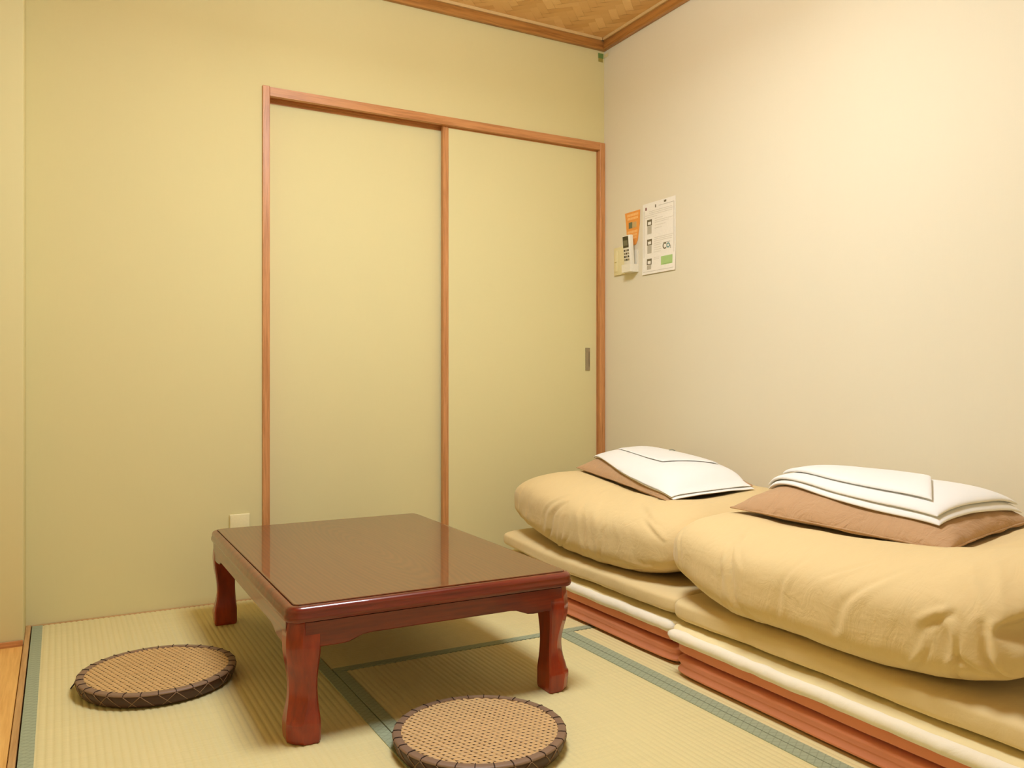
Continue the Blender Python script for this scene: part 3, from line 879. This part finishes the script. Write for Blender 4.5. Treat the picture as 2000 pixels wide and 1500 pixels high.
linen('hand_towel', 'near', 'narrow white folded towel on top of the nearer sheet', 'towel',
      [([(-0.375, -1.390), (-0.418, -1.868), (-0.270, -1.765), (-0.190, -1.385)], 0.0295, 0.012, 0.032)], G)
# hanging loop of the small cloth
GREY = plain('grey_loop_tape', lin(150, 150, 130), 0.8)
vs, fs = [], []
lx, ly = -0.225, -0.735
lt = bvh_of([c for c in ht.children])
def lz(dx, dy, k):
    h = lt.ray_cast(Vector((lx+dx, ly+dy, 2.0)), Vector((0, 0, -1)))[0]
    return (lx+dx, ly+dy, (h.z if h else 0.55)+k)
tube(vs, fs, [lz(-0.014, -0.004, 0.0016), lz(-0.007, -0.007, 0.003), lz(0.002, -0.003, 0.0035), lz(0.011, -0.006, 0.0016)], 0.0016, 6)
o = link('hanging_loop', vs, fs, GREY, ht, smooth=True); o.location = -Vector(ht.location)

# ------------------------------------------------------------------ things on the walls
IVORY = plain('ivory_plastic', lin(236, 222, 170), 0.4, 0.5)
OFFW = plain('offwhite_plastic', lin(238, 230, 208), 0.35, 0.5)
# blank outlet cover, low on the door wall
t = empty('outlet_cover', (-1.5795, -0.0005, 0.247)); tag(t, 'blank ivory outlet cover on the wall behind the table', 'outlet cover')
box('plate', -0.035, 0.035, -0.0075, 0.0, -0.06, 0.06, IVORY, t, bev=0.003, seg=3)
box('flap', -0.0335, 0.0335, -0.0095, -0.0068, -0.0585, 0.0545, IVORY, t, bev=0.002)
# light switch on the cream wall
t = empty('light_switch', (-0.0005, -0.135, 1.301)); tag(t, 'ivory light switch plate beside the remote control', 'light switch')
box('plate', -0.008, 0.0, -0.05, 0.05, -0.060, 0.060, IVORY, t, bev=0.002)
box('rocker', -0.0105, -0.0075, 0.020, 0.044, -0.045, 0.045, IVORY, t, bev=0.001)
box('indicator', -0.0115, -0.0102, 0.026, 0.040, -0.006, -0.002, plain('switch_mark', lin(190, 176, 110), 0.5), t)
# remote control in a wall holder
DKP = plain('dark_screen', lin(70, 62, 36), 0.3); BTN = plain('remote_buttons', lin(150, 138, 100), 0.5); LCD = plain('grey_display', lin(120, 114, 84), 0.25)
RY = -0.220
t = empty('remote_holder', (-0.0005, RY, 1.285)); tag(t, 'pale plastic wall holder carrying the remote control', 'holder')
bm = bmesh.new()
bx(bm, -0.006, 0.0, -0.030, 0.030, -0.045, 0.05); bx(bm, -0.040, -0.006, -0.030, -0.027, -0.045, -0.012); bx(bm, -0.040, -0.006, 0.027, 0.030, -0.045, -0.012)
bx(bm, -0.040, -0.006, -0.027, 0.027, -0.045, -0.041); bx(bm, -0.043, -0.040, -0.030, 0.030, -0.045, -0.012)
o = from_bm('cradle', bm, OFFW, t)
t = empty('remote_control', (-0.023, RY, 1.2465)); t.rotation_euler = (math.radians(0), math.radians(-4.5), 0)
tag(t, 'white remote control with dark display standing in the wall holder', 'remote control')
box('body', -0.011, 0.011, -0.024, 0.024, 0.0, 0.150, OFFW, t, bev=0.004, seg=3)
box('display_panel', -0.0122, -0.0108, -0.017, 0.020, 0.098, 0.145, DKP, t)
box('display', -0.0128, -0.0121, -0.013, 0.016, 0.106, 0.128, LCD, t)
for r_ in range(4):
    for c_ in range(3):
        y = -0.012+c_*0.0125; z = 0.086-r_*0.013
        box('button', -0.0126, -0.0108, y-0.004, y+0.004, z-0.0038, z+0.0038, BTN if (r_+c_) % 2 else DKP, t)
# notice sheet (A4)
PAPER = plain('white_paper', lin(246, 238, 222), 0.7); INK = plain('grey_ink', lin(192, 182, 160), 0.8); INKD = plain('dark_ink', lin(122, 110, 80), 0.8)
INKL = plain('pale_ink', lin(222, 212, 192), 0.8); GRN = plain('green_print', lin(176, 206, 130), 0.8); REDI = plain('maroon_ink', lin(140, 80, 70), 0.8); TEAL = plain('teal_ink', lin(90, 140, 132), 0.8)
px0, px1, pz0, pz1 = -0.281, -0.490, 1.2215, 1.516
t = empty('notice_sheet', (-0.0005, (px0+px1)/2, (pz0+pz1)/2)); tag(t, 'white printed notice sheet with a green box taped to the cream wall', 'notice')
W_, H_ = px0-px1, pz1-pz0
vs, fs = [], []
for k in (0, 1):
    for i in range(9):
        for j in range(2):
            f = i/8; bow = 0.004*max(0, f-0.6)**2*6
            vs.append((-0.0003-0.0009*k-bow, (W_/2)*(1-2*j), H_/2-H_*f))
for k in (0, 1):
    for i in range(8): b = k*18+i*2; fs.append((b, b+1, b+3, b+2))
for i in range(8):
    for j in (0, 1): fs.append((i*2+j, i*2+2+j, 18+i*2+2+j, 18+i*2+j))
fs.append((0, 1, 19, 18)); fs.append((16, 17, 35, 34))
link('sheet', vs, fs, PAPER, t)
def pr(name, mat, rects):
    bm = bmesh.new()
    for u0, u1, v0, v1 in rects:
        f = (v0+v1)/2; xx = -0.0012-0.004*max(0, f-0.6)**2*6
        bx(bm, xx-0.0006, xx-0.0001, W_/2-W_*u1, W_/2-W_*u0, H_/2-H_*v1, H_/2-H_*v0)
    return from_bm(name, bm, mat, t)
pr('border_line', INK, [(0.04, 0.96, 0.962, 0.966), (0.04, 0.048, 0.10, 0.962), (0.95, 0.958, 0.07, 0.962), (0.50, 0.96, 0.068, 0.073)])
tl = []
for v, u0, u1 in ((0.12, .2, .9), (0.145, .2, .92), (0.17, .08, .9), (0.20, .08, .45), (0.235, .38, .62), (0.265, .38, .93), (0.29, .38, .8), (0.33, .38, .7), (0.37, .38, .6), (0.50, .36, .93), (0.525, .36, .9), (0.55, .36, .9), (0.58, .36, .58), (0.605, .36, .58), (0.64, .36, .56), (0.67, .36, .58), (0.70, .36, .56), (0.78, .36, .52), (0.80, .36, .52)):
    tl.append((u0, u1, v, v+0.006))
pr('text_lines', INKL, tl)['kind'] = 'stuff'
pr('header_mark', REDI, [(0.085, 0.125, 0.055, 0.095)]); pr('header_mark', INKD, [(0.39, 0.42, 0.045, 0.085)]); pr('header_mark', INKD, [(0.66, 0.73, 0.018, 0.045)])
for v in (0.235, 0.510, 0.785):
    pr('remote_picture', INKD, [(0.14, 0.29, v, v+0.03), (0.14, 0.165, v+0.03, v+0.085), (0.265, 0.29, v+0.03, v+0.085), (0.165, 0.265, v+0.072, v+0.085)])
    pr('remote_picture', INK, [(0.15, 0.28, v+0.09, v+(0.20 if v < 0.7 else 0.15))])
pr('green_box', GRN, [(0.58, 0.92, 0.785, 0.945)])
pr('box_lines', plain('green_text', lin(150, 184, 108), 0.8), [(0.62, 0.88, 0.82, 0.826), (0.62, 0.88, 0.85, 0.856), (0.62, 0.88, 0.89, 0.896)])
pr('logo_caption', INK, [(0.63, 0.84, 0.595, 0.603)])
def letter(txt, u, v, size, mat):
    cu = bpy.data.curves.new('logo', 'FONT'); cu.body = txt; cu.size = size; cu.extrude = 0.0003; cu.offset = 0.0008
    ob = bpy.data.objects.new('logo', cu); C.objects.link(ob)
    dg = bpy.context.evaluated_depsgraph_get(); me = bpy.data.meshes.new_from_object(ob.evaluated_get(dg)); bpy.data.objects.remove(ob)
    me.materials.append(mat)
    o = bpy.data.objects.new('logo_letter', me); C.objects.link(o); o.parent = t
    o.location = (-0.0018, W_/2-W_*u, H_/2-H_*v); o.rotation_euler = (PI/2, 0, -PI/2)
letter('C', 0.62, 0.685, 0.034, INKD); letter('O', 0.735, 0.678, 0.026, TEAL); letter('2', 0.835, 0.690, 0.016, INK)
# orange tag
ORG = plain('orange_card', lin(242, 160, 72), 0.6); ORGL = plain('pale_orange_print', lin(250, 194, 120), 0.6); ORGD = plain('tag_picture', lin(110, 116, 84), 0.6)
t = empty('orange_tag', (-0.0005, -0.212, 1.425)); tag(t, 'orange cardboard tag on the wall above the remote control', 'tag')
outl = [(0.054, 0.076), (-0.050, 0.076), (-0.048, 0.020), (-0.034, -0.050), (-0.022, -0.067), (0.020, -0.067), (0.040, -0.03), (0.046, 0.03)]
vs = [(-0.0003, y, z) for y, z in outl]+[(-0.0022, y, z) for y, z in outl]; n = len(outl)
fs = [tuple(range(n)), tuple(range(2*n-1, n-1, -1))]+[(k, (k+1) % n, n+(k+1) % n, n+k) for k in range(n)]
link('card', vs, fs, ORG, t)
bm = bmesh.new()
for y0, y1, z in ((-0.040, 0.038, 0.062), (-0.038, 0.036, 0.047), (-0.034, 0.036, -0.010), (-0.030, 0.034, -0.024), (-0.028, 0.03, -0.036)):
    k = 7; w_ = (y1-y0)/k
    for q in range(k): bx(bm, -0.0028, -0.0021, y0+w_*q+0.001, y0+w_*(q+1)-0.0015, z-0.005, z+0.005)
from_bm('print', bm, ORGL, t)['kind'] = 'stuff'
box('picture', -0.0028, -0.0021, 0.002, 0.026, 0.006, 0.032, ORGD, t); box('picture', -0.0028, -0.0021, -0.028, 0.001, 0.006, 0.030, plain('tag_picture_pale', lin(206, 170, 110), 0.6), t)
# small green sticker in the corner under the cornice
t = empty('corner_sticker', (-0.018, -0.0005, 2.226)); tag(t, 'tiny green sticker in the corner just below the cornice', 'sticker')
SG = plain('green_sticker', lin(110, 140, 70), 0.6); SW = plain('white_sticker', lin(232, 214, 160), 0.6)
box('green_part', -0.015, 0.012, -0.0015, -0.0002, -0.004, 0.018, SG, t); box('lower_part', -0.014, 0.010, -0.0012, -0.0002, -0.020, -0.004, plain('olive_sticker', lin(164, 148, 70), 0.6), t)
box('white_part', 0.0155, 0.0172, -0.032, -0.002, 0.0, 0.014, SW, t)
